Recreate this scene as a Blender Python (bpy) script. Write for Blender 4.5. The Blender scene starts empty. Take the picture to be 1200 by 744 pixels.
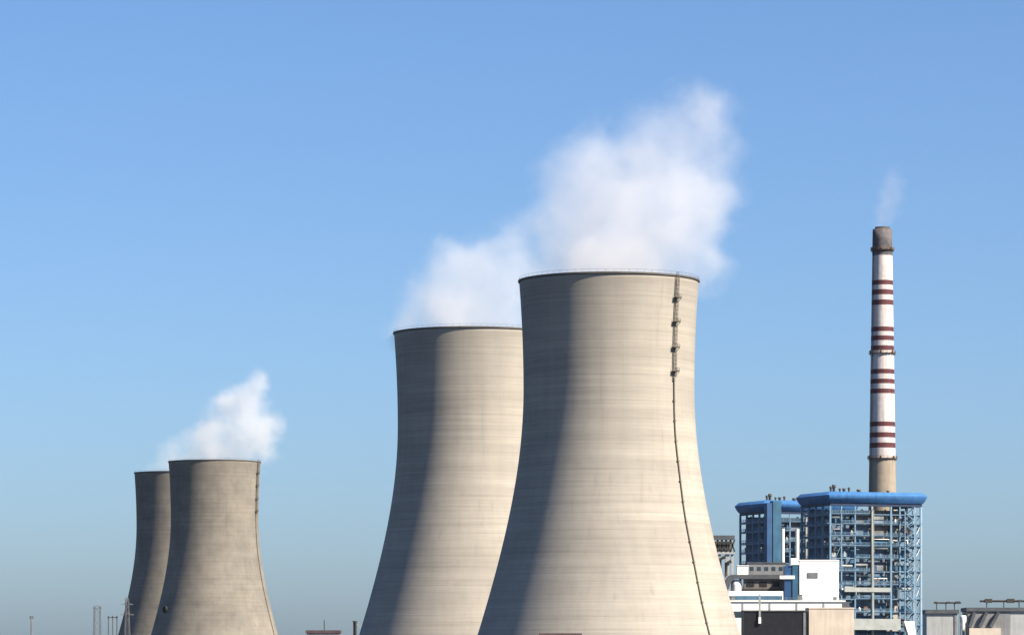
import bpy, math, random
from mathutils import Vector, Matrix

# ------------------------------------------------------------------ camera, sky, sun, exposure
S = bpy.context.scene
COL = S.collection
F = 4400.0            # focal length in photo pixels (photo 1200 x 744)
HZ = 775.0            # photo row of the horizon
CAMZ = 2.5
cam_d = bpy.data.cameras.new('camera')
cam = bpy.data.objects.new('camera', cam_d); COL.objects.link(cam)
cam_d.sensor_width = 36.0
cam_d.lens = F / 1200 * 36
cam_d.shift_y = (HZ - 372) / 1200
cam_d.clip_start = 1.0
cam_d.clip_end = 60000
cam.location = (0, 0, CAMZ)
cam.rotation_euler = (math.radians(90), 0, 0)
S.camera = cam

SUN_AZ = 59.0         # degrees to the right of "straight back at the camera"
SUN_EL = 41.0
SKY = 0.058
sd = Vector((math.sin(math.radians(SUN_AZ)) * math.cos(math.radians(SUN_EL)),
             -math.cos(math.radians(SUN_AZ)) * math.cos(math.radians(SUN_EL)),
             math.sin(math.radians(SUN_EL))))
w = bpy.data.worlds.new('World'); S.world = w; w.use_nodes = True
nt = w.node_tree
sky = nt.nodes.new('ShaderNodeTexSky'); sky.sky_type = 'NISHITA'
sky.sun_disc = False
sky.sun_elevation = math.radians(SUN_EL)
sky.sun_rotation = math.atan2(sd.x, sd.y)
sky.altitude = 0
sky.air_density = 0.82; sky.dust_density = 1.08; sky.ozone_density = 8.5
bg = nt.nodes['Background']; bg.inputs[1].default_value = SKY
nt.links.new(sky.outputs[0], bg.inputs[0])
sun_d = bpy.data.lights.new('sun', 'SUN'); sun = bpy.data.objects.new('sun', sun_d); COL.objects.link(sun)
sun_d.energy = 5.0; sun_d.angle = math.radians(0.5); sun_d.color = (1.0, 0.875, 0.70)
sun.rotation_euler = sd.to_track_quat('Z', 'Y').to_euler()
sun.location = (600, -200, 700)
vs = S.view_settings
vs.view_transform = 'Standard'; vs.look = 'None'; vs.gamma = 1.0; vs.use_curve_mapping = False
vs.exposure = 1.4
try:
    S.cycles.volume_bounces = 5
    S.cycles.volume_step_rate = 0.5
    S.cycles.volume_max_steps = 256
except Exception:
    pass

R = math.radians
def PX(px, D): return (px - 600) / F * D
def PZ(py, D): return CAMZ + (HZ - py) / F * D

# ------------------------------------------------------------------ materials
def mat(name, col, rough=0.7, var=0.18, scale=0.3, metal=0.0, col2=None, stretch=(1, 1, 1), bump=0.0, streak=0.0):
    m = bpy.data.materials.new(name); m.use_nodes = True
    n = m.node_tree.nodes; l = m.node_tree.links
    b = n['Principled BSDF']
    b.inputs['Roughness'].default_value = rough
    b.inputs['Metallic'].default_value = metal
    b.inputs['Specular IOR Level'].default_value = 0.25
    tc = n.new('ShaderNodeTexCoord'); mp = n.new('ShaderNodeMapping')
    mp.inputs['Scale'].default_value = stretch
    l.new(tc.outputs['Object'], mp.inputs[0])
    nz = n.new('ShaderNodeTexNoise'); nz.inputs['Scale'].default_value = scale; nz.inputs['Detail'].default_value = 5
    l.new(mp.outputs[0], nz.inputs['Vector'])
    r = n.new('ShaderNodeValToRGB')
    c2 = col2 or tuple(c * (1 - 2 * var) for c in col)
    r.color_ramp.elements[0].position = 0.3; r.color_ramp.elements[1].position = 0.65
    r.color_ramp.elements[0].color = (*c2, 1); r.color_ramp.elements[1].color = (*col, 1)
    l.new(nz.outputs['Fac'], r.inputs[0])
    out = r.outputs[0]
    if streak:
        mp2 = n.new('ShaderNodeMapping'); mp2.inputs['Scale'].default_value = (1.3, 1.3, 0.08)
        l.new(tc.outputs['Object'], mp2.inputs[0])
        n2 = n.new('ShaderNodeTexNoise'); n2.inputs['Scale'].default_value = 0.8; n2.inputs['Detail'].default_value = 4
        l.new(mp2.outputs[0], n2.inputs['Vector'])
        mr = n.new('ShaderNodeMapRange'); mr.inputs[1].default_value = 0.45; mr.inputs[2].default_value = 0.75
        mr.inputs[3].default_value = 1.0; mr.inputs[4].default_value = 1 - streak
        l.new(n2.outputs['Fac'], mr.inputs[0])
        mx = n.new('ShaderNodeMix'); mx.data_type = 'RGBA'; mx.blend_type = 'MULTIPLY'; mx.inputs[0].default_value = 1
        l.new(out, mx.inputs[6]); l.new(mr.outputs[0], mx.inputs[7]); out = mx.outputs[2]
    l.new(out, b.inputs['Base Color'])
    return m

def concrete(name, base, dark, patchy, band=1.0, bscale=0.06):
    """Slip formed concrete: lift lines, horizontal weather bands, vertical run-off, soot near the rim."""
    m = bpy.data.materials.new(name); m.use_nodes = True
    n = m.node_tree.nodes; l = m.node_tree.links
    b = n['Principled BSDF']; b.inputs['Roughness'].default_value = 0.9; b.inputs['Specular IOR Level'].default_value = 0.15
    tc = n.new('ShaderNodeTexCoord')
    def noise(scale3, det, rough=0.55, off=(0, 0, 0)):
        mp = n.new('ShaderNodeMapping'); mp.inputs['Scale'].default_value = scale3; mp.inputs['Location'].default_value = off
        l.new(tc.outputs['Object'], mp.inputs[0])
        z = n.new('ShaderNodeTexNoise'); z.inputs['Scale'].default_value = 1; z.inputs['Detail'].default_value = det
        z.inputs['Roughness'].default_value = rough
        l.new(mp.outputs[0], z.inputs['Vector']); return z.outputs['Fac']
    def rng(x, a, c, lo, hi):
        r = n.new('ShaderNodeMapRange'); r.inputs[1].default_value = a; r.inputs[2].default_value = c
        r.inputs[3].default_value = lo; r.inputs[4].default_value = hi; l.new(x, r.inputs[0]); return r.outputs[0]
    def mul(x, y):
        k = n.new('ShaderNodeMath'); k.operation = 'MULTIPLY'; l.new(x, k.inputs[0])
        if isinstance(y, float): k.inputs[1].default_value = y
        else: l.new(y, k.inputs[1])
        return k.outputs[0]
    # wide horizontal weather bands, then fine lift streaks that die out round the shell
    bands = rng(noise((0.006, 0.006, 0.16), 3), 0.35, 0.65, 1 - 0.16 * band, 1 + 0.06 * band)
    fine = rng(noise((0.02, 0.02, 1.1), 3, 0.7, (7, 3, 1)), 0.3, 0.7, 0.88, 1.06)
    blot = rng(noise((bscale, bscale, bscale * 0.85), 6, 0.65, (3, 9, 4)), 0.3, 0.7, 1 - patchy, 1 + patchy * 0.6)
    run = rng(noise((0.35, 0.35, 0.012), 4, 0.6, (1, 5, 2)), 0.42, 0.8, 1.02, 0.93)
    # construction joints every 1.5 m
    sep = n.new('ShaderNodeSeparateXYZ'); l.new(tc.outputs['Object'], sep.inputs[0])
    fr = n.new('ShaderNodeMath'); fr.operation = 'FRACT'; l.new(mul(sep.outputs[2], 1 / 3.0), fr.inputs[0])
    joint = rng(fr.outputs[0], 0.0, 0.11, 0.84, 1.0)
    jn = n.new('ShaderNodeMath'); jn.operation = 'MAXIMUM'; l.new(joint, jn.inputs[0])
    l.new(rng(noise((0.03, 0.03, 0.5), 2, 0.5, (2, 2, 8)), 0.42, 0.66, 0.82, 1.0), jn.inputs[1])
    drip = noise((0.55, 0.55, 0.006), 3, 0.6, (8, 2, 1))
    ring = rng(noise((0.012, 0.012, 0.42), 2, 0.5, (9, 4, 6)), 0.60, 0.70, 1.0, 0.93)
    soot = rng(sep.outputs[2], 85.0, 137.0, 1.0, 0.92)
    v = mul(mul(mul(bands, fine), mul(blot, run)), mul(jn.outputs[0], mul(mul(soot, rng(drip, 0.60, 0.80, 1.0, 0.84)), ring)))
    mx = n.new('ShaderNodeMix'); mx.data_type = 'RGBA'; mx.inputs[6].default_value = (*dark, 1); mx.inputs[7].default_value = (*base, 1)
    l.new(rng(noise((0.03, 0.03, 0.04), 4, 0.6, (5, 1, 3)), 0.35, 0.6, 0.0, 1.0), mx.inputs[0])
    m2 = n.new('ShaderNodeMix'); m2.data_type = 'RGBA'; m2.blend_type = 'MULTIPLY'; m2.inputs[0].default_value = 1
    l.new(mx.outputs[2], m2.inputs[6]); l.new(v, m2.inputs[7])
    l.new(m2.outputs[2], b.inputs['Base Color'])
    bp = n.new('ShaderNodeBump'); bp.inputs['Strength'].default_value = 0.25; bp.inputs['Distance'].default_value = 0.3
    l.new(fine, bp.inputs['Height']); l.new(bp.outputs[0], b.inputs['Normal'])
    return m

M = {}
M['conc_near'] = concrete('pale cream concrete', (0.31, 0.291, 0.26), (0.275, 0.26, 0.237), 0.08, 0.75)
M['conc_far'] = concrete('brown grey concrete', (0.19, 0.175, 0.152), (0.15, 0.141, 0.127), 0.20, 0.45, 0.10)
M['rim'] = mat('dark rim concrete', (0.10, 0.095, 0.09), 0.9)  # rim collar much darker than the shell
M['steel_dark'] = mat('dark steel', (0.05, 0.048, 0.045), 0.6)
M['pipe_olive'] = mat('grey conduit', (0.13, 0.12, 0.098), 0.7)
M['platform'] = mat('weathered platform steel', (0.08, 0.075, 0.065), 0.7)
M['black'] = mat('black opening', (0.015, 0.015, 0.018), 0.8)
M['ground'] = mat('dry soil and scrub', (0.042, 0.04, 0.03), 0.95, scale=0.02, col2=(0.026, 0.032, 0.02))
M['basin'] = mat('basin concrete', (0.25, 0.23, 0.2), 0.9)
M['blue_cap'] = mat('blue roof sheeting', (0.044, 0.15, 0.37), 0.55, 0.10, 0.2, streak=0.35)
M['blue_deep'] = mat('deep blue sheeting', (0.025, 0.075, 0.18), 0.5, 0.12, streak=0.2)
M['teal'] = mat('teal blue sheeting', (0.032, 0.105, 0.185), 0.5, 0.15, streak=0.2)
M['girder_shade'] = mat('shade dark navy girder', (0.012, 0.03, 0.075), 0.6)  # girder colour darkened to carry the deep shadow under the roof edge
M['steel_blue'] = mat('pale blue steel', (0.125, 0.22, 0.325), 0.55, 0.12)
M['steel_pale_blue'] = mat('faded pale blue steel', (0.22, 0.33, 0.45), 0.5, 0.1)
M['steel_light'] = mat('light grey steel', (0.27, 0.295, 0.30), 0.5, 0.12)
M['clad_grey'] = mat('grey boiler cladding', (0.19, 0.21, 0.225), 0.6, 0.2, streak=0.3)
M['clad_slate'] = mat('slate boiler cladding', (0.10, 0.155, 0.225), 0.6, 0.2, streak=0.3)
M['clad_brown'] = mat('brown grey cladding', (0.16, 0.145, 0.135), 0.7, 0.2, streak=0.3)
M['white'] = mat('white painted wall', (0.80, 0.79, 0.75), 0.6, 0.03, 0.2, streak=0.06)
M['white_metal'] = mat('white painted metal', (0.72, 0.73, 0.72), 0.45, 0.05, 0.4)
M['beige'] = mat('beige rendered wall', (0.53, 0.47, 0.405), 0.8, 0.1, 0.15, streak=0.15)
M['dark_wall'] = mat('near black sheeting', (0.012, 0.013, 0.02), 0.6, 0.2, 0.4, streak=0.2)
M['grey_wall'] = mat('pale grey wall', (0.33, 0.35, 0.365), 0.7, 0.08, 0.2, streak=0.2)
M['grey_mid'] = mat('mid grey wall', (0.19, 0.20, 0.215), 0.7, 0.12, 0.2, streak=0.2)
M['roof_grey'] = mat('dark grey roof', (0.075, 0.085, 0.10), 0.7)
M['maroon'] = mat('dull maroon roof', (0.09, 0.06, 0.065), 0.7)
M['rust'] = mat('rusty steel', (0.13, 0.085, 0.06), 0.8, 0.3, 0.6)
M['mast_grey'] = mat('dull mast steel', (0.10, 0.105, 0.115), 0.7)
M['glass'] = mat('dark glass', (0.03, 0.05, 0.07), 0.1, 0.1)

# ------------------------------------------------------------------ mesh helper
class MB:
    def __init__(s): s.v = []; s.f = []; s.smooth = []
    def add(s, vs, fs, smooth=False):
        k = len(s.v); s.v += [tuple(p) for p in vs]
        for f in fs: s.f.append([i + k for i in f]); s.smooth.append(smooth)
    def box(s, x0, y0, z0, x1, y1, z1):
        s.add([(x0,y0,z0),(x1,y0,z0),(x1,y1,z0),(x0,y1,z0),(x0,y0,z1),(x1,y0,z1),(x1,y1,z1),(x0,y1,z1)],
              [(3,2,1,0),(4,5,6,7),(0,1,5,4),(1,2,6,5),(2,3,7,6),(3,0,4,7)])
        return s
    def bar(s, a, b, w, h=None):
        a = Vector(a); b = Vector(b); h = h or w
        d = (b - a)
        if d.length < 1e-6: return s
        d.normalize()
        up = Vector((0, 0, 1)) if abs(d.z) < 0.95 else Vector((1, 0, 0))
        sx = d.cross(up).normalized(); sy = sx.cross(d).normalized()
        P = []
        for e in (a, b):
            for i, j in ((-1,-1),(1,-1),(1,1),(-1,1)): P.append(e + sx * (i * w / 2) + sy * (j * h / 2))
        s.add(P, [(0,1,2,3),(7,6,5,4),(4,5,1,0),(5,6,2,1),(6,7,3,2),(7,4,0,3)])
        return s
    def tube(s, pts, r, n=8, caps=True):
        pts = [Vector(p) for p in pts]; P = []; fs = []
        rr = r if isinstance(r, (list, tuple)) else [r] * len(pts)
        for i, p in enumerate(pts):
            d = (pts[min(i + 1, len(pts) - 1)] - pts[max(i - 1, 0)]).normalized()
            up = Vector((0, 0, 1)) if abs(d.z) < 0.95 else Vector((0, 1, 0))
            sx = d.cross(up).normalized(); sy = sx.cross(d).normalized()
            for k in range(n):
                a = 2 * math.pi * k / n; P.append(p + sx * math.cos(a) * rr[i] + sy * math.sin(a) * rr[i])
        for i in range(len(pts) - 1):
            for k in range(n):
                q = (k + 1) % n; fs.append((i*n+k, i*n+q, (i+1)*n+q, (i+1)*n+k))
        s.add(P, fs, True)
        if caps:
            s.add(P[:n], [tuple(range(n))]); s.add(P[-n:], [tuple(reversed(range(n)))])
        return s
    def lathe(s, prof, n=48, smooth=True, closed=False, c=(0, 0)):
        P = []; fs = []; m = len(prof)
        for r, z in prof:
            for k in range(n):
                a = 2 * math.pi * k / n; P.append((c[0] + r * math.cos(a), c[1] + r * math.sin(a), z))
        for i in range(m if closed else m - 1):
            j = (i + 1) % m
            for k in range(n):
                q = (k + 1) % n; fs.append((i*n+k, i*n+q, j*n+q, j*n+k))
        s.add(P, fs, smooth); return s
    def prism(s, outline, y0, y1):
        """outline in x,z extruded along y"""
        n = len(outline)
        P = [(x, y0, z) for x, z in outline] + [(x, y1, z) for x, z in outline]
        s.add(P, [tuple(range(n)), tuple(reversed(range(n, 2*n)))] + [((i+1)%n, i, n+i, n+(i+1)%n) for i in range(n)])
        return s
    def build(s, name, m, parent=None):
        me = bpy.data.meshes.new(name); me.from_pydata(s.v, [], s.f); me.update()
        me.polygons.foreach_set('use_smooth', s.smooth)
        me.materials.append(m if not isinstance(m, str) else M[m])
        o = bpy.data.objects.new(name, me); COL.objects.link(o)
        if parent: o.parent = parent
        return o

def tag(o, label, cat, group=None, kind=None):
    if label: o['label'] = label
    if cat: o['category'] = cat
    if group: o['group'] = group
    if kind: o['kind'] = kind
    return o
def empty(name, loc, rz=0.0):
    o = bpy.data.objects.new(name, None); COL.objects.link(o)
    o.location = loc; o.rotation_euler = (0, 0, rz); return o
def copy_tree(o, parent=None):
    c = o.copy(); COL.objects.link(c); c.parent = parent
    for ch in list(o.children): copy_tree(ch, c)
    return c

# ------------------------------------------------------------------ ground
g = MB(); NR = 90; rings = [0] + [30 * 1.085 ** i for i in range(88)]
prof = [(max(r, 0.01), 0.0) for r in rings]; prof[-1] = (30000, 0)
GP = []; GF = []
for r, z in prof:
    for k in range(NR):
        a = 2 * math.pi * k / NR; GP.append((r * math.cos(a), 800 + r * math.sin(a), 0))
for i in range(len(prof) - 1):
    for k in range(NR):
        q = (k + 1) % NR; GF.append((i*NR+k, i*NR+q, (i+1)*NR+q, (i+1)*NR+k))
g.add(GP, GF); go = g.build('ground', 'ground'); tag(go, 'dry brown open ground around the power station', 'ground', kind='structure')

# ------------------------------------------------------------------ cooling towers
A, ZT, TOP, Z0 = 30.25, 99.0, 137.3, 7.0
def tr(z):
    c = 74.4 if z < ZT else 118.0
    return A * math.sqrt(1 + ((z - ZT) / c) ** 2)
def make_tower(mname):
    t = empty('cooling_tower', (0, 0, 0))
    zs = [Z0 + (TOP - Z0) * i / 70 for i in range(71)]
    outer = [(tr(z), z) for z in zs]
    inner = [(tr(z) - (0.5 + 0.7 * max(0, 1 - z / 40)), z) for z in reversed(zs)]
    MB().lathe(outer + inner, 192, True, True).build('shell', mname, t)
    rt = tr(TOP)
    rim = MB().lathe([(rt + 0.02, TOP - 0.75), (rt + 0.4, TOP - 0.55), (rt + 0.4, TOP), (rt - 0.9, TOP + 0.01), (rt - 0.9, TOP - 0.75)], 160, False, True).build('rim', 'rim', t)
    rl = MB()
    for k in range(72):
        a = 2 * math.pi * k / 72; rl.bar((rt * math.cos(a), rt * math.sin(a), TOP), (rt * math.cos(a), rt * math.sin(a), TOP + 1.0), 0.04)
    for h in (1.0,):
        rl.tube([((rt) * math.cos(2*math.pi*k/120), rt * math.sin(2*math.pi*k/120), TOP + h) for k in range(121)], 0.03, 4)
    rl.build('railing', 'black', rim)
    rb, r0 = tr(0) + 0.5, tr(Z0) - 0.6
    la = MB()
    for k in range(44):
        a0, a1, a2 = (2 * math.pi * (k + d) / 44 for d in (0, 0.5, 1))
        top = (r0 * math.cos(a1), r0 * math.sin(a1), Z0 + 0.3)
        la.bar((rb * math.cos(a0), rb * math.sin(a0), 0), top, 0.8); la.bar((rb * math.cos(a2), rb * math.sin(a2), 0), top, 0.8)
    la.build('inlet_lattice', 'basin', t)
    MB().lathe([(rb + 1.5, -0.5), (rb + 1.5, 1.2), (rb + 1.0, 1.2), (rb + 1.0, -0.5)], 96, False, True).build('basin_wall', 'basin', t)
    MB().lathe([(0.01, 5.0), (r0 - 1.5, 5.0), (r0 - 1.5, 4.4), (0.01, 4.4)], 64, False).build('fill_deck', 'roof_grey', t)
    # ladder down the shell at local azimuth 0 (+x)
    def sp(z, off, tang): return ((tr(z) + off), tang, z)
    zl = 101.5
    zz = [TOP + 0.9 - (TOP + 0.9 - zl) * i / 24 for i in range(25)]
    ld = MB()
    for s in (-0.45, 0.45): ld.tube([sp(z, 0.55, s) for z in zz], 0.12, 5)
    n = 60
    for i in range(n):
        z = zl + (TOP - zl) * (i + 0.5) / n; ld.bar(sp(z, 0.55, -0.45), sp(z, 0.55, 0.45), 0.10)
    for i in range(24):     # cage hoops
        z = zl + 1 + (TOP - zl - 1) * (i + 0.5) / 24
        ld.tube([sp(z, 0.55 + 0.85 * math.sin(a), -0.6 * math.cos(a)) for a in (0, 0.6, 1.2, 1.9, 2.5, math.pi)], 0.09, 4)
    for s in (-0.42, 0, 0.42): ld.tube([sp(z, 1.4 if s == 0 else 1.15, s) for z in zz[1:]], 0.08, 4)
    lo = ld.build('ladder', 'pipe_olive', t)
    for z in (129.2, 120.9, 112.0, 103.7):
        p = MB(); r = tr(z)
        p.box(r - 0.1, -1.25, z - 0.2, r + 1.8, 1.25, z)
        for y in (-1.2, 0, 1.2): p.bar((r + 1.75, y, z), (r + 1.75, y, z + 1.1), 0.1)
        for y in (-1.2, 1.2): p.bar((r + 0.3, y, z + 1.1), (r + 1.75, y, z + 1.1), 0.09); p.bar((r, y, z - 1.5), (r + 1.7, y, z - 0.2), 0.13)
        p.bar((r + 1.75, -1.25, z + 1.1), (r + 1.75, 1.25, z + 1.1), 0.09); p.box(r + 1.72, -1.25, z + .01, r + 1.79, 1.25, z + 0.4)
        p.build('platform', 'platform', lo)
    zz = [zl - (zl - Z0) * i / 40 for i in range(41)]
    cd = MB().tube([sp(z, 0.3, 0.12 * math.sin(z * 0.21)) for z in zz], 0.28, 8)
    for i in range(14):
        z = Z0 + 2 + (zl - Z0 - 3) * i / 13; cd.box(tr(z) - 0.1, -0.55, z - 0.15, tr(z) + 0.6, 0.55, z + 0.15)
    cd.build('conduit', 'pipe_olive', t)
    return t
GT = 'hyperbolic concrete cooling towers'
def place(t, px, D, az, label, sz=1.0):
    t.location = (PX(px, D), D, 0); t.rotation_euler = (0, 0, R(az - 90)); t.scale = (1, 1, sz)
    tag(t, label, 'cooling tower', GT); return t
T1 = make_tower('conc_near')
T2 = copy_tree(T1)
place(T1, 713.5, 1330, 46.5, 'largest pale concrete cooling tower with a dark ladder running down its sunlit side')
place(T2, 552.5, 1541, 62, 'pale concrete cooling tower half hidden behind the largest tower')
T3 = copy_tree(T1)
for c in T3.children:
    if c.name.startswith('shell'):
        c.data = c.data.copy(); c.data.materials[0] = M['conc_far']; sh3 = c.data
T4 = copy_tree(T3)
place(T3, 251.5, 2600, 73, 'distant brownish cooling tower in front of its twin, with a small dark opening low down', 1.026)
place(T4, 208.5, 2754, 70, 'farthest brown grey cooling tower mostly in shade behind its brownish twin', 1.026)
op = MB(); a = R(-53 - 73 + 90 - 90 + 0)
th = R(-53 - 73); z = 37.5; r = tr(z)
op.lathe([(0.01, -1.0), (2.2, -1.0), (2.2, 1.6), (1.7, 1.6), (1.7, 0.2), (0.01, 0.2)], 20, False)
rot = Matrix.Translation((r * math.cos(th), r * math.sin(th), z)) @ Matrix.Rotation(th, 4, 'Z') @ Matrix.Rotation(R(90), 4, 'Y')
op.v = [tuple(rot @ Vector(p)) for p in op.v]
op.build('pipe_opening', 'black', T3)

# ------------------------------------------------------------------ steam (real volumes)
def plume(name, D, px0, py0, blobs, dens, label, cat, group, warp=1.2, ero=0.48, nscale=1.0, col=(0.925, 0.915, 0.915), seed=0.0, lo=0.08, hi=1.25):
    """blobs: (px, py, depth px, r px, weight) in photo pixels at the tower's own distance"""
    k = D / F
    o0 = Vector((PX(px0, D), D, PZ(py0, D)))
    B = [(Vector((PX(x, D), D + dy * k, PZ(y, D))) - o0, r * k, wt) for x, y, dy, r, wt in blobs]
    tmp = MB()
    for c, r, wt in B:
        n1, n2 = 14, 9; P = []; fs = []
        for i in range(n2 + 1):
            ph = math.pi * i / n2
            for j in range(n1):
                al = 2 * math.pi * j / n1
                P.append(c + Vector((math.sin(ph)*math.cos(al), math.sin(ph)*math.sin(al), math.cos(ph))) * (r * 0.97))
        for i in range(n2):
            for j in range(n1):
                q = (j + 1) % n1; fs.append((i*n1+j, (i+1)*n1+j, (i+1)*n1+q, i*n1+q))
        tmp.add(P, fs)
    to = tmp.build(name, M['white'])
    rm = to.modifiers.new('remesh', 'REMESH'); rm.mode = 'VOXEL'; rm.voxel_size = max(0.8, min(r for _, r, _ in B) / 4)
    dg = bpy.context.evaluated_depsgraph_get()
    me = bpy.data.meshes.new_from_object(to.evaluated_get(dg))
    old = to.data; to.modifiers.clear(); to.data = me; bpy.data.meshes.remove(old)
    me.name = name
    to.location = o0
    m = bpy.data.materials.new(name + ' vapour'); m.use_nodes = True
    n = m.node_tree.nodes; l = m.node_tree.links
    n.remove(n['Principled BSDF'])
    vol = n.new('ShaderNodeVolumePrincipled'); l.new(vol.outputs[0], n['Material Output'].inputs['Volume'])
    vol.inputs['Color'].default_value = (*col, 1); vol.inputs['Anisotropy'].default_value = 0.0
    tc = n.new('ShaderNodeTexCoord')
    def math_(op, a, b=None, c=None):
        q = n.new('ShaderNodeMath'); q.operation = op
        for i, x in enumerate((a, b, c)):
            if x is None: continue
            if isinstance(x, (int, float)): q.inputs[i].default_value = x
            else: l.new(x, q.inputs[i])
        return q.outputs[0]
    rm_ = sum(r for _, r, _ in B) / len(B)
    nz = n.new('ShaderNodeTexNoise'); nz.noise_dimensions = '3D'; nz.inputs['Scale'].default_value = 0.9 / rm_ * nscale; nz.inputs['Detail'].default_value = 3
    mp = n.new('ShaderNodeMapping'); mp.inputs['Location'].default_value = (seed, seed * 1.7, seed * 0.6)
    l.new(tc.outputs['Object'], mp.inputs[0]); l.new(mp.outputs[0], nz.inputs['Vector'])
    sub = n.new('ShaderNodeVectorMath'); sub.operation = 'SUBTRACT'; sub.inputs[1].default_value = (0.5, 0.5, 0.5); l.new(nz.outputs['Color'], sub.inputs[0])
    ma = n.new('ShaderNodeVectorMath'); ma.operation = 'MULTIPLY_ADD'; ma.inputs[1].default_value = (rm_ * warp,) * 3
    l.new(sub.outputs[0], ma.inputs[0]); l.new(tc.outputs['Object'], ma.inputs[2])
    total = None
    for c, r, wt in B:
        d = n.new('ShaderNodeVectorMath'); d.operation = 'DISTANCE'; l.new(ma.outputs[0], d.inputs[0]); d.inputs[1].default_value = c
        mr = n.new('ShaderNodeMapRange'); mr.interpolation_type = 'SMOOTHSTEP'
        mr.inputs[1].default_value = r * 1.0; mr.inputs[2].default_value = 0; mr.inputs[3].default_value = 0; mr.inputs[4].default_value = wt
        l.new(d.outputs['Value'], mr.inputs[0])
        total = mr.outputs[0] if total is None else math_('ADD', total, mr.outputs[0])
    n2 = n.new('ShaderNodeTexNoise'); n2.inputs['Scale'].default_value = 2.0 / rm_ * nscale; n2.inputs['Detail'].default_value = 5; n2.inputs['Roughness'].default_value = 0.6
    mp2 = n.new('ShaderNodeMapping'); mp2.inputs['Location'].default_value = (seed + 31, seed, 17)
    l.new(tc.outputs['Object'], mp2.inputs[0]); l.new(mp2.outputs[0], n2.inputs['Vector'])
    er = math_('MULTIPLY_ADD', n2.outputs['Fac'], -2 * ero, ero)
    fld = math_('ADD', total, er)
    fr = n.new('ShaderNodeMapRange'); fr.interpolation_type = 'SMOOTHSTEP'
    fr.inputs[1].default_value = lo; fr.inputs[2].default_value = hi; fr.inputs[3].default_value = 0; fr.inputs[4].default_value = dens
    l.new(fld, fr.inputs[0])
    # never reach the hull
    gate = n.new('ShaderNodeMapRange'); gate.inputs[1].default_value = 0; gate.inputs[2].default_value = 0.12
    l.new(total, gate.inputs[0])
    l.new(math_('MULTIPLY', fr.outputs[0], gate.outputs[0]), vol.inputs['Density'])
    me.materials.clear(); me.materials.append(m)
    tag(to, label, cat, group)
    return to
GS = 'steam plumes above the cooling towers'
plume('steam_plume', 1330, 714, 322, [
    (645, 320, 0, 48, 1.1), (690, 316, -45, 55, 1.1), (690, 316, 45, 55, 1.1), (740, 316, -50, 60, 1.1), (740, 316, 50, 60, 1.1), (785, 320, 0, 50, 1.1), (715, 302, 0, 78, 1.1),
    (652, 275, 0, 66, .9), (705, 255, 10, 80, 1), (760, 258, -10, 88, 1), (808, 275, 0, 74, 1), (832, 308, 5, 50, .7), (845, 250, 0, 42, .6),
    (672, 215, 0, 66, .75), (730, 205, 10, 74, .8), (790, 205, 0, 78, .9), (832, 225, 0, 55, .8),
    (700, 168, 0, 56, .5), (755, 155, 0, 62, .55), (805, 142, 0, 62, .62), (840, 124, 0, 50, .62), (848, 170, 0, 48, .62),
    (618, 265, 0, 48, .45), (640, 200, 0, 40, .35)],
    0.034, 'large white steam plume drifting up and right from the rim of the largest tower', 'steam plume', GS, seed=2.0)
plume('steam_plume', 1541, 552, 388, [
    (478, 383, 0, 40, 1.1), (530, 378, -35, 52, 1.1), (530, 378, 35, 52, 1.1), (575, 378, 0, 60, 1.1), (615, 384, 0, 40, .8),
    (492, 352, 0, 50, .8), (540, 335, 0, 64, .9), (590, 325, 0, 66, .9), (550, 298, 0, 52, .6), (600, 282, 0, 52, .6), (515, 312, 0, 46, .5)],
    0.032, 'lower white steam plume from the tower half hidden by the largest one', 'steam plume', GS, seed=9.0)
plume('steam_plume', 2600, 251, 541, [
    (222, 538, 0, 24, .8), (252, 538, -16, 30, .8), (252, 538, 16, 30, .8), (282, 538, 0, 32, .9), (308, 522, 0, 34, .95), (258, 514, 0, 36, .9), (290, 502, 0, 38, 1),
    (318, 500, 0, 28, .9), (276, 476, 0, 36, .95), (298, 466, 0, 32, .9), (304, 446, 0, 22, .8), (258, 470, 0, 27, .75), (236, 518, 0, 30, .8), (245, 495, 0, 28, .7)],
    0.045, 'small bright steam plume above the distant brownish tower in front of its twin', 'steam plume', GS, seed=4.0)
plume('steam_plume', 2754, 208, 554, [
    (180, 550, 0, 22, .8), (205, 548, -14, 28, .8), (205, 548, 14, 28, .8), (232, 545, 0, 28, .8), (195, 528, 0, 26, .7), (215, 518, 0, 28, .7), (232, 505, 0, 26, .6)],
    0.022, 'faint thin steam plume above the farthest brown grey tower', 'steam plume', GS, seed=6.0)
plume('smoke_wisp', 1900, 1034, 268, [
    (1033, 267, 0, 15, 1), (1036, 254, 0, 21, 1), (1039, 240, 0, 25, 1), (1043, 226, 0, 27, .9), (1046, 208, 0, 27, .7)],
    0.014, 'thin pale smoke wisp leaving the top of the striped chimney', 'smoke', None, seed=3.0, col=(0.85, 0.82, 0.84))

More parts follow.
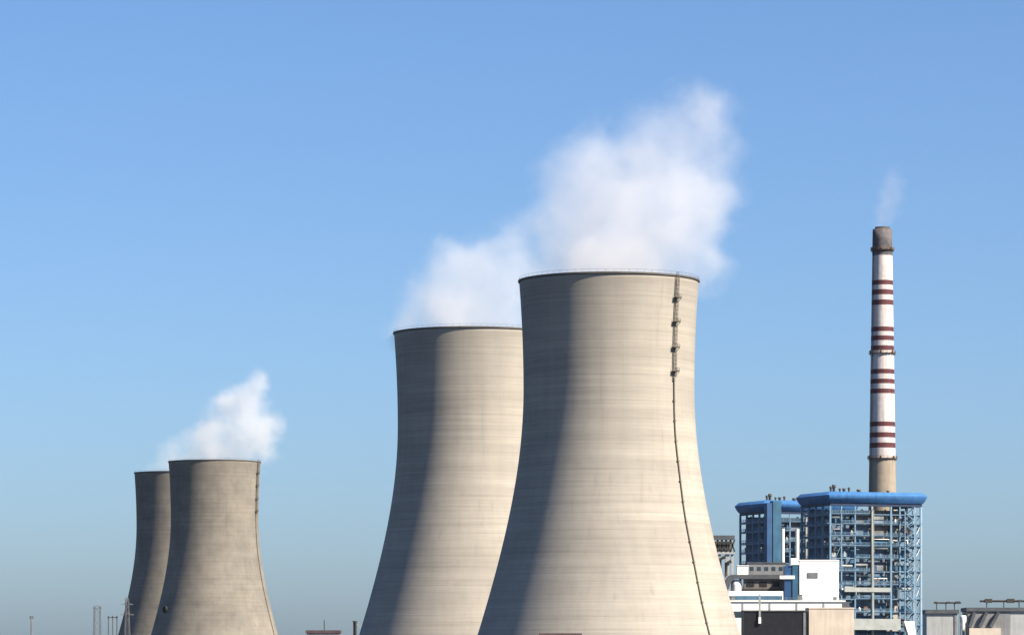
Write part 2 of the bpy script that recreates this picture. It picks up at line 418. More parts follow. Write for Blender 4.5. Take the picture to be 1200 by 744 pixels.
# ------------------------------------------------------------------ striped chimney
DC = 1900; KC = DC / F
def cz(y): return PZ(y, DC)
HC = cz(269)
def cr(z): return (15.9 - (15.9 - 11.4) * (z - cz(570)) / (HC - cz(570))) * KC
REDS = [(329, 334.5), (340, 346), (352, 358), (383.5, 389), (394, 399.5), (405.5, 411), (433, 438.5), (444.5, 450), (456, 461.5), (494.5, 500), (507, 513), (519, 525)]
CH = [mat('bare chimney concrete', (0.27, 0.235, 0.19), 0.9, 0.1, 0.3, streak=0.2), mat('chalky white paint', (0.52, 0.485, 0.485), 0.7, 0.1, 0.5, streak=0.32),
      mat('faded dark red paint', (0.095, 0.024, 0.03), 0.7, 0.15, 0.9, col2=(0.055, 0.02, 0.025), streak=0.3), mat('sooty chimney top', (0.115, 0.108, 0.118), 0.9, 0.25, 0.5, streak=0.35)]
ch = empty('chimney', (PX(1034, DC), DC, 0))
tag(ch, 'tall slender chimney painted white with red bands behind the blue roofed boiler house', 'chimney')
zs = [HC * i / 40 for i in range(41)]
cut = sorted(set([cz(537), cz(300)] + [cz(v) for q in REDS for v in q]) )
zl_ = sorted(set(zs + cut))
sf = MB().lathe([(cr(z), z) for z in zl_] + [(cr(HC) - 0.7, HC), (cr(HC) - 0.7, HC - 20)], 48).build('shaft', CH[0], ch)
for q in CH[1:]: sf.data.materials.append(q)
for p in sf.data.polygons:
    z = p.center.z; y = HZ - (z - CAMZ) * F / DC
    p.material_index = 3 if y < 300 else 0 if y > 537 else 2 if any(a < y < b for a, b in REDS) else 1
MB().lathe([(cr(HC) - 1.2, HC - 6), (cr(HC) - 1.2, HC + 1.2), (cr(HC) - 1.5, HC + 1.2), (cr(HC) - 1.5, HC - 6)], 32, True, True).build('flue', 'steel_dark', ch)
MB().lathe([(0.01, HC - 5.8), (cr(HC) - 0.71, HC - 5.8)], 32).build('flue_cover', 'roof_grey', ch)
for yy in (293, 414, 537):
    z = cz(yy); r = cr(z); p = MB().lathe([(r - 0.1, z - 0.2), (r + 0.95, z - 0.2), (r + 0.95, z), (r - 0.1, z)], 40, False, True)
    for k in range(24):
        a = 2 * math.pi * k / 24; q = (r + 0.9)
        p.bar((q*math.cos(a), q*math.sin(a), z), (q*math.cos(a), q*math.sin(a), z + 1.2), 0.1)
        p.bar(((r)*math.cos(a), r*math.sin(a), z - 1.5), (q*math.cos(a), q*math.sin(a), z - 0.2), 0.12)
    for h in (0.6, 1.2): p.tube([((r+0.9)*math.cos(2*math.pi*k/40), (r+0.9)*math.sin(2*math.pi*k/40), z + h) for k in range(41)], 0.06, 4)
    po = p.build('gallery', 'rust', ch)
    for k in range(6):
        a = 2 * math.pi * (k + 0.3) / 6; q = r + 0.6
        MB().lathe([(0.01, 0), (0.45, 0), (0.45, 0.9), (0.25, 1.2), (0.01, 1.25)], 10, c=(q*math.cos(a), q*math.sin(a))).build('warning_lamp', 'rust', po).location.z = z
ld = MB(); a = R(-150)
for s in (-0.3, 0.3):
    ld.tube([((cr(z) + 0.4) * math.cos(a) - s * math.sin(a), (cr(z) + 0.4) * math.sin(a) + s * math.cos(a), z) for z in zs[1:]], 0.09, 4)
for i in range(180):
    z = 6 + (HC - 8) * i / 180; q = cr(z) + 0.4
    ld.bar((q*math.cos(a) + 0.3*math.sin(a), q*math.sin(a) - 0.3*math.cos(a), z), (q*math.cos(a) - 0.3*math.sin(a), q*math.sin(a) + 0.3*math.cos(a), z), 0.08)
ld.build('ladder', 'rust', ch)

# ------------------------------------------------------------------ boiler houses
PHI = 20.0
W, DP, ZB, ZC = 47.0, 32.0, 74.4, 79.6
def rrect(x0, y0, x1, y1, r, n=6):
    P = []
    for cx, cy, a0 in ((x1 - r, y0 + r, -90), (x1 - r, y1 - r, 0), (x0 + r, y1 - r, 90), (x0 + r, y0 + r, 180)):
        for i in range(n + 1):
            a = R(a0 + 90 * i / n); P.append((cx + r * math.cos(a), cy + r * math.sin(a)))
    return P
def cap_mesh(x0, y0, x1, y1, zb, zt, ov):
    m = MB(); prof = [(-3.0, 0.25), (-0.6, 0.0), (0.1, 0.02), (0.9, 0.28), (1.5, 0.58), (1.5, 0.70), (0.9, 0.80), (0.2, 0.97), (-0.4, 1.0), (-4, 1.02)]
    rows = []
    for o, h in prof:
        o = o * ov / 1.5
        rows.append([(x, y, zb + (zt - zb) * h) for x, y in rrect(x0 - o, y0 - o, x1 + o, y1 + o, max(0.25, 0.5 + o * 0.25), 1)])
    n = len(rows[0]); P = [p for rw in rows for p in rw]; fs = []
    for i in range(len(rows) - 1):
        for k in range(n):
            q = (k + 1) % n; fs.append((i*n+k, i*n+q, (i+1)*n+q, (i+1)*n+k))
    m.add(P, fs, True)
    m.add(rows[0], [tuple(reversed(range(n)))]); m.add(rows[-1], [tuple(range(n))])
    return m
def sharp(o, deg=40):
    o.data.set_sharp_from_angle(angle=R(deg)); return o
def make_boiler(seed):
    rnd = random.Random(seed)
    t = empty('boiler_house', (0, 0, 0))
    roof = sharp(cap_mesh(0, 0, W, DP, ZB, ZC, 1.7).build('roof', 'blue_cap', t))
    for k, (u, v, s, h) in enumerate(((3, 5, 0.8, 2.4), (5, 6, 1.1, 3.2), (7.5, 5, .7, 1.6), (11, 8, 1.0, 1.8), (13, 7, .7, 2.2), (24, 20, 1.2, 2.0), (36, 14, .9, 1.4))):
        MB().lathe([(s*.6, 0), (s*.6, h*.6), (s, h*.65), (s*.7, h), (0.01, h)], 12, False, c=(u, v)).build('roof_vent', 'steel_dark', roof).location.z = ZC + 0.1
    us = [0.6, 6.2, 13.0, 21.5, 31.0, 35.5, W - 4.0, W - 0.8]
    vsx = [0.6, 8.5, 16, 23.5, DP - 0.6]
    for i, u in enumerate(us):
        for j, v in enumerate(vsx):
            if 0 < i < len(us) - 2 and 0 < j < len(vsx) - 1: continue
            wd = 0.85 if (i in (0, 3, 4, 7)) else 0.6
            MB().box(u - wd/2, v - wd/2, 0, u + wd/2, v + wd/2, ZB - 1.31).build('column', 'steel_light' if (i == 3 and j == 0) else 'steel_pale_blue' if i >= 6 else 'steel_blue', t)
    fl = [7, 14, 19.5, 25.5, 31.5, 38, 44, 50, 55.5, 60, 65.5, 70]
    for q, z in enumerate(fl):
        d = MB()
        a0 = rnd.choice((0.2, 6.2, 13.0, 13.0)); a1 = rnd.choice((W - 5.5, 35.5, 31.0, 21.5))
        d.box(a0, 0.1, z - 0.28, a1, 2.6, z); d.box(0.1, 2.61, z - 0.32, 2.4, DP - 0.2, z)
        if q % 2 == 0: d.box(W - 5.49, 0.1, z - 0.3, W - 0.4, 3.0, z)
        d.box(2.41, DP - 3, z - 0.32, W - 6, DP - 0.2, z)
        for v in vsx: d.bar((0.3, v, z - 0.6), (W - 0.3, v, z - 0.6), 0.26, 0.34)
        for u in us: d.bar((u, 0.3, z - 0.85), (u, DP - 0.3, z - 0.85), 0.34, 0.62)
        fo = d.build('floor_deck', 'steel_blue', t)
        r = MB()
        for h in (0.55, 1.1): r.bar((a0, 0.15, z + h), (a1, 0.15, z + h), 0.13); r.bar((0.15, 0.2, z + h), (0.15, DP - 0.3, z + h), 0.16)
        for i in range(17): u = a0 + .1 + i * (a1 - a0 - .2) / 16; r.bar((u, 0.15, z), (u, 0.15, z + 1.1), 0.13)
        for i in range(14): v = 0.3 + i * (DP - 0.8) / 13; r.bar((0.15, v, z), (0.15, v, z + 1.1), 0.13)
        r.build('railing', 'steel_blue', fo)
    # boiler body hung in the frame, one part per casing
    def casing(name, m, *b): return MB().box(*b).build(name, m, t)
    pent = casing('penthouse', 'clad_brown', 14, 5, 58.5, 40, 26, 71.5)
    fur = casing('furnace', 'clad_slate', 15, 6.5, 16, 30, 25, 58.4)
    rib = MB()
    for i in range(9): z = 18 + i * 4.6; rib.box(15.0, 4.0, z, 30.2, 4.39, z + 0.7)
    rib.build('buckstay', 'teal', fur)
    casing('rear_pass', 'clad_grey', 30.5, 8, 27, 36.5, 24, 58.3)
    h = MB(); h.add([(30.6, 8, 27), (36.4, 8, 27), (36.4, 24, 27), (30.6, 24, 27), (32.5, 12, 17), (34.5, 12, 17), (34.5, 20, 17), (32.5, 20, 17)],
                    [(0,1,5,4),(1,2,6,5),(2,3,7,6),(3,0,4,7),(7,6,5,4),(0,3,2,1)]); h.build('ash_hopper', 'clad_grey', t)
    casing('side_casing', 'clad_slate', 3.2, 4.6, 12, 12.5, 28, 71)
    casing('windbox', 'teal', 12.6, 4.9, 20, 14.9, 26, 56)
    casing('front_casing', 'clad_slate', 15.2, 4.4, 15, 29.8, 6.0, 57)
    casing('economiser_casing', 'clad_grey', 30.6, 4.8, 28, 36.4, 7.9, 57.5)
    casing('air_heater', 'clad_slate', 31, 5, 9, 39.5, 20, 16.5)
    casing('inner_wall', 'clad_slate', 2.6, 28.2, 6, 40, 29.0, 72.5)
    # weather panels, ducts and pipes on the lit face, bay by bay
    bays = list(zip(us[:-2], us[1:-1]))
    for q in range(len(fl) - 1):
        z0, z1 = fl[q], fl[q + 1]
        for i, (u0, u1) in enumerate(bays):
            x = rnd.random(); dep = rnd.uniform(0.9, 2.4)
            top = z1 - 1.3
            if q >= 9:
                if i in (2, 3, 4, 5): casing('wall_panel', ['clad_brown', 'clad_grey', 'clad_brown', 'clad_slate'][(i + q) % 4], u0 + .5, 2.8, z0 + .2, u1 - .5, 3.2, top)
                continue
            if x < 0.46:
                hh = rnd.uniform(0.45, 1) * (top - z0 - .4)
                casing('wall_panel', rnd.choice(['teal', 'blue_deep', 'clad_slate', 'teal', 'clad_grey']), u0 + .5, 2.7 + dep * .3, z0 + .02, u1 - rnd.uniform(.5, 2.2), 3.1 + dep * .3, z0 + hh)
            elif x < 0.58:
                r = rnd.uniform(.35, .75); zc = rnd.uniform(z0 + 1.2, top - 1)
                MB().tube([(u0 + .2, 1.6, zc), (u1 - .6, 1.6, zc), (u1 - .6, 4.5, zc)], r, 10).build('duct', rnd.choice(['steel_light', 'teal', 'white_metal', 'clad_grey']), t)
            elif x < 0.70:
                r = rnd.uniform(.2, .45); uu = rnd.uniform(u0 + .8, u1 - .8)
                MB().tube([(uu, 3.2, z0 - 3), (uu, 3.2, top), (uu + 1.2, 4.8, top + 1)], r, 8).build('pipe', rnd.choice(['steel_light', 'steel_blue', 'rust', 'white_metal']), t)
            elif x < 0.86:
                uu = rnd.uniform(u0 + .6, u1 - 3)
                casing('equipment_box', rnd.choice(['white_metal', 'steel_light', 'clad_grey', 'blue_deep', 'rust']), uu, 1.0, z0 + .02, uu + rnd.uniform(1.2, 2.8), 2.3, z0 + rnd.uniform(1.4, 2.8))
    # small clutter: valves, trays, lagged pipes and boxes along both visible faces
    for q in range(len(fl) - 1):
        z0, z1 = fl[q], fl[q + 1]
        for i, (u0, u1) in enumerate(bays):
            if rnd.random() < 0.55:
                uu = rnd.uniform(u0 + .5, u1 - 1.2); hh = rnd.uniform(.8, 2.2); ww = rnd.uniform(.5, 1.3)
                MB().box(uu, .5, z0 + .02, uu + ww, .95, z0 + hh).box(uu + .1, .55, z0 + hh, uu + ww * .6, .9, z0 + hh + .5).build('valve_cabinet', rnd.choice(['white_metal', 'teal', 'clad_grey', 'steel_light', 'blue_deep', 'rust']), t)
            if rnd.random() < 0.45:
                zc = rnd.uniform(z0 + 2.4, z1 - 1.2); ua = rnd.uniform(u0, u0 + 2); ub = rnd.uniform(u1 - 2, u1)
                MB().tube([(ua, .75, zc - 1.4), (ua, .75, zc), (ub, .75, zc), (ub, .75, zc + rnd.choice((-1.5, 1.0)))], rnd.uniform(.13, .3), 7).build('lagged_pipe', rnd.choice(['steel_light', 'teal', 'clad_grey', 'white_metal', 'steel_blue']), t)
        if rnd.random() < 0.7:
            vv = rnd.uniform(1, DP - 6)
            MB().box(.5, vv, z0 + .02, 1.6, vv + rnd.uniform(1, 3), z0 + rnd.uniform(1.2, 2.6)).build('valve_cabinet', rnd.choice(['clad_grey', 'steel_light', 'blue_deep']), t)
        x = rnd.uniform(W - 4, W - 1.6)
        MB().bar((W - 3.4, .6, z0 + .1), (W - 1.2, .6, z1 - 1), .22).bar((W - 3.4, 1.1, z0 + .1), (W - 1.2, 1.1, z1 - 1), .22).build('side_stair', rnd.choice(['steel_light', 'white_metal', 'steel_blue']), t)
    # shaded left face
    for q in range(len(fl) - 1):
        z0, z1 = fl[q], fl[q + 1]
        for j in range(4):
            v0, v1 = vsx[j], vsx[j + 1]
            if rnd.random() < 0.5:
                casing('wall_panel', rnd.choice(['clad_slate', 'blue_deep', 'clad_grey', 'clad_brown']), 2.65, v0 + .5, z0 + .02, 3.05, v1 - .5, z0 + rnd.uniform(.4, .95) * (z1 - z0 - 1.3))
    # stair tower, zigzag, at the open right hand bay
    st = MB(); u0, u1 = W - 9.2, W - 5.6; zf = 2; side = 0
    while zf < ZB - 4:
        a, b = ((u0, u1), (u1, u0))[side]
        st.bar((a, -0.9, zf), (b, -0.9, zf + 2.6), 0.16, 0.3); st.bar((a, -2.1, zf), (b, -2.1, zf + 2.6), 0.16, 0.3)
        for i in range(7): f = (i + .5) / 7; st.box(a + (b - a)*f - .35, -2.0, zf + 2.6*f - .06, a + (b - a)*f + .35, -1.0, zf + 2.6*f + .06)
        st.bar((a, -2.1, zf + 1.1), (b, -2.1, zf + 3.7), 0.09)
        st.box(b - .9, -2.2, zf + 2.5, b + .9, -0.05, zf + 2.68)
        zf += 2.6; side = 1 - side
    st.build('staircase', 'steel_blue', t)
    sm = MB()
    for u in (u0 - 1, u1 + 1): sm.box(u - .2, -2.3, 0, u + .2, -1.9, ZB - 4)
    sm.build('stair_post', 'steel_blue', t)
    for q in range(0, len(fl) - 2, 2):
        z0, z1 = fl[q], fl[q + 2]
        for u0_, u1_ in ((us[6], us[7]), (us[0], us[1])):
            MB().bar(*(((u0_, 0.5, z0), (u1_, 0.5, z1)) if rnd.random() < .5 else ((u1_, 0.5, z0), (u0_, 0.5, z1))), 0.2).build('bracing', 'steel_blue', t)
        MB().bar((0.5, vsx[1], z0), (0.5, vsx[2], z1), .34).bar((0.5, vsx[2], z0), (0.5, vsx[1], z1), .34).build('bracing', 'steel_blue', t)
        MB().bar((W - .8, vsx[0], z0), (W - .8, vsx[2], z1), .34).bar((W - .8, vsx[2], z0), (W - .8, vsx[0], z1), .34).build('bracing', 'steel_blue', t)
    rg = MB()
    rg.box(0.4, 0.25, ZB - 1.3, W - .4, .85, ZB - .02); rg.box(0.25, .86, ZB - 1.3, .85, DP - .3, ZB - .02); rg.box(W - .85, .86, ZB - 1.3, W - .25, DP - .3, ZB - .02)
    rg.build('roof_girder', 'girder_shade', t)
    # big riser in front of the face, and the pale slab level low down
    MB().tube([(21.5, -0.4, 0), (21.5, -0.4, ZB - 3), (21.5, 3, ZB - 1)], 0.55, 10).build('riser_pipe', 'steel_light', t)
    casing('duct', 'steel_light', 7, -1.2, 34.2, 30, 0.0, 36.2)
    casing('duct', 'steel_light', 1, -3.5, 17, 34, -0.6, 22)
    casing('duct', 'clad_grey', 2, -4.2, 8, 20, -1.0, 11.5)
    c = MB(); c.add([(36, -3, 21), (41, -3, 21), (41, 0, 21), (36, 0, 21), (39.5, -3, 11), (42.5, -3, 11), (42.5, -1, 11), (39.5, -1, 11)],
                    [(0,1,5,4),(1,2,6,5),(2,3,7,6),(3,0,4,7),(7,6,5,4),(0,3,2,1)]); c.build('chute', 'white_metal', t)
    return t
GB = 'blue roofed boiler houses'
B1 = make_boiler(11)
B2 = copy_tree(B1)
D1 = 1700; B1.location = (PX(972, D1), D1, 0); B1.rotation_euler = (0, 0, R(PHI))
tag(B1, 'open steel boiler house with bright blue rounded roof in front of the chimney', 'boiler house', GB)
D2 = 1792; B2.location = (PX(897, D2), D2, 0); B2.rotation_euler = (0, 0, R(PHI))
tag(B2, 'second blue roofed boiler house with a tall teal shaft, farther back', 'boiler house', GB)
# tall clad shaft at the corner of the second house
sh = MB().box(1.3, -6.0, 0, 5.6, -2.3, ZB + 4.6).build('lift_shaft', 'teal', B2)
MB().box(-1.6, -5.6, 0, 1.28, -1.9, ZB + 3.6).build('shade_side_panel', 'blue_deep', sh)  # deep blue colour stands in for the shaft's shaded left side
for u, r_ in ((8.4, .85), (15.9, .95)): MB().tube([(u, -1.5, 34), (u, -1.5, 66)], r_, 12).build('riser_pipe', 'white_metal', B2)

# ------------------------------------------------------------------ white control building and its neighbours
def bld(name, px0, px1, ytop, D, depth, label, cat, wall, rz=0.0, zb=0.0):
    """Empty at the front left foot; returns (empty, width, height)"""
    e = empty(name, (PX(px0, D), D, 0), R(rz)); tag(e, label, cat)
    wd = (px1 - px0) / F * D / math.cos(R(rz)); h = PZ(ytop, D)
    return e, wd, h
D = 1560
e, wd, h = bld('control_building', 937, 983, 657, D, 16, 'bright white windowless block with a small grey vent and blue side panels', 'building', 'white')
MB().box(0, 0, 0, wd, 14, h).build('wall', 'white', e)
MB().box(-0.15, -0.15, h, wd + 0.15, 14.15, h + 0.5).build('parapet', 'white_metal', e)
f = MB().box(3.2, -0.22, PZ(677, D), 7.6, -0.01, PZ(670.5, D)).build('vent', 'grey_mid', e)
s = MB()
for i in range(5): z = PZ(677, D) + 0.2 + i * 0.42; s.box(3.3, -0.30, z, 7.5, -0.23, z + 0.2)
s.build('louvre', 'clad_grey', f)
MB().box(-2.9, 0.4, PZ(707, D), -0.01, 8, h - 0.3).build('teal_panel', 'teal', e)
MB().box(-6.2, 0.8, PZ(707, D), -2.95, 8, h - 2.0).build('blue_panel', 'blue_deep', e)
MB().box(-3.6, 0.1, h - 1.6, -0.2, 0.38, h + 1.2).build('corner_flashing', 'white_metal', e)
MB().box(-8.2, 0.2, PZ(678, D), -2.0, 0.7, PZ(674, D)).build('canopy', 'white_metal', e)

D = 1530
e, wd, h = bld('turbine_hall', 822, 990, 703, D, 18, 'long low white hall with a flat roof below the white windowless block', 'building', 'white')
MB().box(0, 0, 0, wd, 16, h - 0.6).build('wall', 'white', e)
MB().box(-0.4, -0.5, h - 0.59, wd + 0.3, 16.3, h).build('roof', 'white_metal', e)
wb = MB().box((855 - 822)/F*D, 6, h + 0.02, (919 - 822)/F*D, 15, PZ(692, D)).build('roof_storey', 'white', e)
MB().box((855 - 822)/F*D + 0.2, 5.8, PZ(702.2, D), (918 - 822)/F*D, 5.99, PZ(697.5, D)).build('window', 'teal', wb)
for k in range(6):
    x = 2 + k * 8.8
    MB().box(x, -0.12, h - 7, x + 5.5, -0.01, h - 4.5).build('window', 'glass', e)

rl = MB()
L0, L1 = 2.0, wd - 2
for q in range(26): x = L0 + (L1 - L0) * q / 25; rl.bar((x, 0.3, h), (x, 0.3, h + 1.1), .1)
rl.bar((L0, .3, h + 1.1), (L1, .3, h + 1.1), .1).bar((L0, .3, h + .55), (L1, .3, h + .55), .08)
rl.build('railing', 'clad_grey', e)
for q in range(5): MB().tube([(6 + q * 11, -.3, 0), (6 + q * 11, -.3, h - 1)], .14, 6).build('downpipe', 'clad_grey', e)
for x, ww, hh in ((12.2, 1.6, 1.5), (39.5, 1.8, 2.2), (54, 1.3, 1.2)): MB().box(x, 2, h + .01, x + ww, 4, h + hh).box(x - .15, 1.85, h + hh, x + ww + .15, 4.15, h + hh + .2).build('roof_unit', 'clad_grey', e)

D = 1575   # dark roofed gallery with the arched end
e = empty('conveyor_gallery', (PX(850, D), D, 0)); tag(e, 'dark roofed conveyor gallery with an arched end above the white hall', 'gallery')
k = D / F; zz = lambda y: PZ(y, D)
xw = lambda px: (px - 850) * k
out = []
for i in range(9):
    a = R(180 - 90 * i / 8); out.append((xw(858) + 7.5 * k * math.cos(a), zz(683) + 10 * k * math.sin(a)))
out += [(xw(921), zz(673)), (xw(921), zz(678)), (xw(871), zz(678)), (xw(866), zz(677)), (xw(861), zz(678)), (xw(856.5), zz(682)), (xw(854), zz(690)), (xw(850.5), zz(692))]
MB().prism(out, 0, 6).build('roof', 'roof_grey', e)
MB().box(xw(872), 1.2, zz(692), xw(919), 5.5, zz(678.2)).build('wall', 'clad_brown', e)
w1 = MB()
for i in range(3): MB().box(xw(875 + i * 15), 1.05, zz(687), xw(884 + i * 15), 1.19, zz(681)).build('window', 'black', e)
MB().box(xw(870), 0.5, zz(692.5), xw(919), 1.0, zz(689.5)).build('girder', 'steel_dark', e)
for px in (875, 895, 915): MB().box(xw(px), 2, 0, xw(px + 3), 4, zz(692.6)).build('support_leg', 'grey_wall', e)
MB().lathe([(0.01, zz(678.5)), (1.5, zz(679)), (2.2, zz(681.5)), (2.3, zz(685)), (2.3, zz(693)), (2.3, 10)], 20, c=(xw(863.5), 3)).build('white_hood', 'white_metal', e)

D = 1600
e, wd, h = bld('annex_building', 876, 921, 660, D, 10, 'mauve grey boxy annex behind the dark roofed gallery', 'building', 'grey_mid')
MB().box(0, 0, 0, wd, 10, h).build('wall', 'grey_mid', e)
MB().box(-0.2, -0.25, h, wd + 0.2, 10.2, h + 0.6).build('parapet', 'roof_grey', e)
for i in range(5): MB().box(1 + i * 3.1, -0.1, h - 3, 2.6 + i * 3.1, -0.01, h - 1.4).build('window', 'glass', e)
e, wd, h = bld('plant_room', 864, 877, 663, 1590, 6, 'small white box shaped room just left of the mauve grey annex', 'building', 'white')
MB().box(0, 0, h - 4, wd, 5, h).build('wall', 'white', e)
MB().box(-0.2, -0.2, h, wd + 0.2, 5.2, h + 0.35).build('roof', 'white_metal', e)
for x in (0.2, wd - 0.9): MB().box(x, 0.5, 0, x + 0.7, 1.2, h - 4.01).build('leg', 'steel_blue', e)

# trestle at the flank of the near tower
D = 1640; e = empty('conveyor_trestle', (PX(826, D), D, 0)); tag(e, 'dark trussed conveyor bridge on pale piers beside the flank of the largest tower', 'conveyor')
k = D / F; xw = lambda px: (px - 826) * k; zz = lambda y: PZ(y, D)
MB().box(xw(826), 0, zz(632), xw(861), 4, zz(627)).build('roof', 'roof_grey', e)
tb = MB().box(xw(826), 0.2, zz(649), xw(861), 3.8, zz(646)); tb.build('lower_chord', 'grey_wall', e)
tz = MB()
for i in range(7):
    x0, x1 = xw(826 + i * 5), xw(831 + i * 5)
    tz.bar((x0, 0.4, zz(646)), (x1, 0.4, zz(632)), 0.7); tz.bar((x1, 0.4, zz(646)), (x0, 0.4, zz(632)), 0.7)
tz.build('truss', 'steel_dark', e)
MB().box(xw(826), 2.0, zz(646), xw(858), 3.4, zz(634)).build('belt_housing', 'clad_brown', e)
for px, wpx in ((832, 4), (842, 3), (850, 5), (857, 3)): MB().box(xw(px), 0.8, 0, xw(px + wpx), 3, zz(649.2)).build('pier', 'grey_wall', e)
for px, y in ((844, 655), (851, 660), (838, 658)):
    MB().tube([(xw(px), 0.3, zz(y + 14)), (xw(px), 0.3, zz(y)), (xw(px + 6), 0.3, zz(y - 3))], 0.7, 8).build('pipe', 'steel_dark', e)

# dark sheeted building and the beige one beside it
D = 1425
e, wd, h = bld('dark_shed', 872, 946, 716, D, 20, 'near black sheeted shed with a small lamp, left of the beige block', 'shed', 'dark_wall')
MB().box(0, 0, 0, wd, 18, h).build('wall', 'dark_wall', e)
MB().box(-0.2, -0.3, h, wd + 0.2, 18.2, h + 0.45).build('roof', 'roof_grey', e)
MB().box(wd - 1.5, -0.25, 0, wd - 0.6, -0.01, h - 0.4).build('downpipe', 'clad_grey', e)
lp = MB().box(5.4, -0.9, h - 4.6, 6.4, -0.05, h - 2.2).build('lamp', 'white_metal', e)
MB().bar((5.9, -0.3, h - 2.2), (5.9, -0.3, h + 6.5), 0.7).build('lamp_post', 'steel_light', e)
D = 1432
e, wd, h = bld('beige_block', 948, 1001, 713, D, 20, 'plain beige rendered block between the black shed and the boiler house', 'building', 'beige')
MB().box(0, 0, 0, wd, 18, h).build('wall', 'beige', e)
MB().box(-0.12, -0.15, h, wd + 0.12, 18.1, h + 0.5).build('parapet', 'beige', e)
MB().box(13.2, 4, h + 0.51, 15.8, 7, h + 2.4).build('roof_box', 'roof_grey', e)

# ------------------------------------------------------------------ grey halls at the right
D = 2010; k = D / F
def grey_hall(px0, px1, yt, label, dep, wall):
    e, wd, h = bld('grey_hall', px0, px1, yt, D, dep, label, 'building', wall); e['group'] = 'low grey halls beyond the boiler house'
    MB().box(0, 0, 0, wd, dep, h - 2.0).build('wall', wall, e)
    MB().box(-0.8, -1.0, h - 1.99, wd + 0.8, dep + 0.8, h).build('roof', 'roof_grey', e)
    return e, wd, h
e, wd, h = grey_hall(1086, 1122, 714, 'low pale grey hall with a thin dark roof just right of the boiler house', 20, 'grey_wall')
MB().box(wd - 1.6, -0.4, 0, wd - 0.4, -0.02, h - 2.0).build('corner_post', 'grey_mid', e)
MB().box(6, -0.2, 0, wd - 6, -0.02, h - 14).build('door', 'clad_brown', e)
e2, wd, h = grey_hall(1134, 1245, 711.5, 'wider grey hall with slanting ducts, running out of the picture', 24, 'grey_wall')
MB().box(0, -0.2, 0, (1184 - 1134) * k, -0.02, h - 2.0).build('dark_panel', 'grey_mid', e2)
for px, q in ((1137, 4), (1149, 6), (1162, 7)):
    x = (px - 1134) * k
    MB().bar((x + q * 0.7 * k * 1.6, -1.6, h - 2.5), (x - q * 0.25 * k, -1.6, h - 10.5), 2.2, 1.6).build('slanting_duct', 'roof_grey', e2)
MB().box(0.5, -3.0, 0, (1172 - 1134) * k, -0.3, h - 11).build('lean_to', 'beige', e2)
# pipe bridges on the roofs
def rack(px0, px1, y, px_posts, zbase, label, lumps, thick):
    e = empty('pipe_bridge', (PX(px0, D), D + 6, zbase)); e['group'] = 'pipe bridges above the grey halls'
    tag(e, label, 'pipe bridge')
    z = PZ(y, D) - zbase; L = (px1 - px0) * k
    MB().tube([(0, 0, z), (L, 0, z)], thick, 8).build('pipe', 'steel_dark', e)
    MB().tube([(0, 1.6, z - 0.3), (L, 1.6, z - 0.3)], thick * 0.7, 8).build('pipe', 'clad_grey', e)
    for p in px_posts: MB().box((p - px0)*k - .25, -.25, 0, (p - px0)*k + .25, .25, z - 0.1).build('post', 'steel_dark', e)
    for p, s in lumps: MB().box((p - px0)*k - s, -.9, z - s*.55, (p - px0)*k + s, .9, z + s*.6).build('valve_box', 'steel_dark', e)
rack(1096, 1128, 705.5, (1099, 1110, 1120), PZ(714, D), 'thin grey pipe bridge above the narrower grey hall', ((1098, .9), (1113, .9), (1124, 1.2)), 0.35)
rack(1150, 1245, 703.5, (1158, 1178, 1196, 1215, 1235), PZ(711.5, D), 'long dark pipe bridge with valve boxes above the wider grey hall', ((1160, 1.9), (1186, 2.0), (1197, 1.0), (1220, 1.6)), 0.5)
c = empty('white_silo', (PX(1128.5, D - 8), D - 8, 0)); tag(c, 'small white conical silo between the two grey halls', 'silo')
kk = (D - 8) / F
MB().lathe([(0.01, PZ(720.5, D-8)), (3.6*kk, PZ(721, D-8)), (3.9*kk, PZ(722.5, D-8)), (3.9*kk, PZ(727, D-8)), (1.6*kk, PZ(737.5, D-8)), (1.5*kk, PZ(739, D-8)), (0.01, PZ(739, D-8))], 20).build('tank', 'white_metal', c)
for a in range(4): q = R(45 + 90 * a); MB().bar((1.6*math.cos(q), 1.6*math.sin(q), 0), (1.6*math.cos(q), 1.6*math.sin(q), PZ(729, D-8)), 0.25).build('leg', 'clad_grey', c)

# ------------------------------------------------------------------ small things along the lower edge
e, wd, h = bld('low_shed', 632, 682, 741.5, 1130, 9, 'low maroon roofed shed at the foot of the largest tower', 'shed', 'beige')
MB().box(0.3, 0.3, 0, wd - 0.3, 8.7, h - 0.7).build('wall', 'grey_mid', e); MB().box(0, 0, h - 0.69, wd, 9, h).build('roof', 'maroon', e)
e, wd, h = bld('gatehouse', 358, 399, 738, 1500, 8, 'small grey house with a mast between the two tower pairs', 'building', 'grey_wall')
MB().box(0.5, 0.4, 0, wd - 0.5, 8, h - 1.2).build('wall', 'grey_wall', e); MB().box(0, 0, h - 1.19, wd, 8.4, h).build('roof', 'maroon', e)
MB().bar((wd * .52, 4, h), (wd * .52, 4, PZ(726, 1500)), 0.35).build('mast', 'steel_dark', e)
e = empty('vent_stack', (PX(416, 1500), 1500, 0)); tag(e, 'short dark vent stack with a bent cowl left of the half hidden tower', 'stack')
MB().lathe([(0.75, 0), (0.7, PZ(729, 1500)), (0.95, PZ(728, 1500)), (0.95, PZ(727, 1500)), (0.01, PZ(727, 1500))], 14).build('pipe', 'steel_dark', e)
MB().bar((0.6, 0, PZ(731, 1500)), (-0.6 + 3.0, 0, PZ(734, 1500)), 0.5).build('stay', 'steel_light', e)

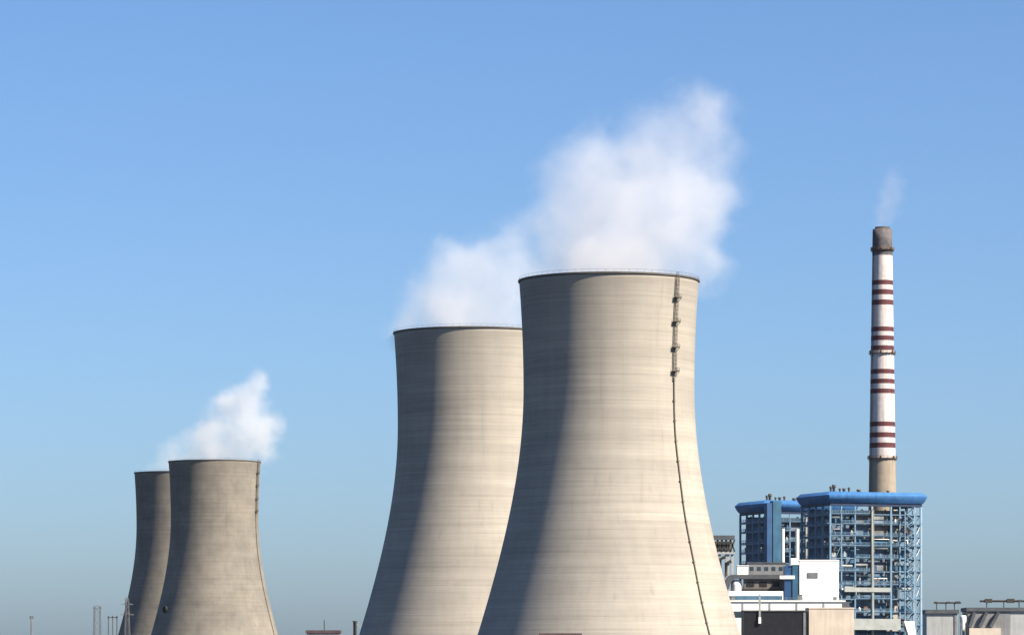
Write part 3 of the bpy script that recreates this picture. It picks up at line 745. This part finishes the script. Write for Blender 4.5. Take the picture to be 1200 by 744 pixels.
def lattice(name, px, ytop, D, wb, wt, label, cat, m, arms=(), group=None):
    e = empty(name, (PX(px, D), D, 0), R(20)); tag(e, label, cat, group)
    H = PZ(ytop, D)
    def c(z): q = (wb + (wt - wb) * z / H) / 2; return [(-q, -q), (q, -q), (q, q), (-q, q)]
    f = MB(); nlev = max(4, int(H / 4))
    for i in range(nlev):
        z0, z1 = H * i / nlev, H * (i + 1) / nlev; a, b = c(z0), c(z1)
        for j in range(4):
            j2 = (j + 1) % 4
            f.bar((*a[j], z0), (*b[j], z1), 0.24); f.bar((*a[j], z0), (*b[j2], z1), 0.14); f.bar((*a[j2], z0), (*b[j], z1), 0.14); f.bar((*b[j], z1), (*b[j2], z1), 0.14)
    f.build('mast_lattice', m, e)
    for frac, L in arms:
        z = H * frac; MB().bar((-L, 0, z), (L, 0, z), 0.35).bar((-L, 0, z), (0, 0, z + 1.6), 0.2).bar((L, 0, z), (0, 0, z + 1.6), 0.2).build('cross_arm', m, e)
    return e
lattice('lattice_pylon', 114, 710, 2400, 4.6, 3.6, 'faint grey lattice pylon left of the distant towers', 'pylon', 'mast_grey', ((0.97, 3.0),))
lattice('lattice_pylon', 149, 700, 2450, 4.5, 1.6, 'pale lattice pylon standing against the shaded side of the farthest tower', 'pylon', 'mast_grey', ((0.9, 4.0), (0.75, 4.5)))
e = empty('light_mast', (PX(37, 2300), 2300, 0)); tag(e, 'lone thin light mast at the far left', 'mast')
MB().lathe([(0.7, 0), (0.55, PZ(722, 2300)), (0.01, PZ(722, 2300))], 10).build('pole', 'mast_grey', e)
MB().box(-1.2, -.4, PZ(724.5, 2300), 1.2, .4, PZ(721.5, 2300)).build('lamp_head', 'mast_grey', e)
e = empty('switchyard_gantry', (PX(127, 2420), 2420, 0)); tag(e, 'faint steel switchyard gantry between the grey pylon and the farthest tower', 'gantry')
k = 2420 / F
for x in (0, 5, 10): MB().bar((x*k, 0, 0), (x*k, 0, PZ(721, 2420)), 0.7).build('post', 'mast_grey', e)
MB().bar((-0.5, 0, PZ(723, 2420)), (10*k + .5, 0, PZ(723, 2420)), 0.7).build('crossbeam', 'mast_grey', e)

# ------------------------------------------------------------------ thin haze
hz = MB().box(-900, -60, -1.0, 900, 3300, 262.0).build('haze', 'white')
hm = bpy.data.materials.new('thin haze'); hm.use_nodes = True
hm.node_tree.nodes.remove(hm.node_tree.nodes['Principled BSDF'])
hv = hm.node_tree.nodes.new('ShaderNodeVolumePrincipled')
hv.inputs['Color'].default_value = (0.62, 0.76, 0.98, 1); hv.inputs['Density'].default_value = 0.000006; hv.inputs['Anisotropy'].default_value = 0.0
hm.node_tree.links.new(hv.outputs[0], hm.node_tree.nodes['Material Output'].inputs['Volume'])
hz.data.materials.clear(); hz.data.materials.append(hm)
tag(hz, 'thin pale haze in the air over the whole power station', 'haze', kind='stuff')
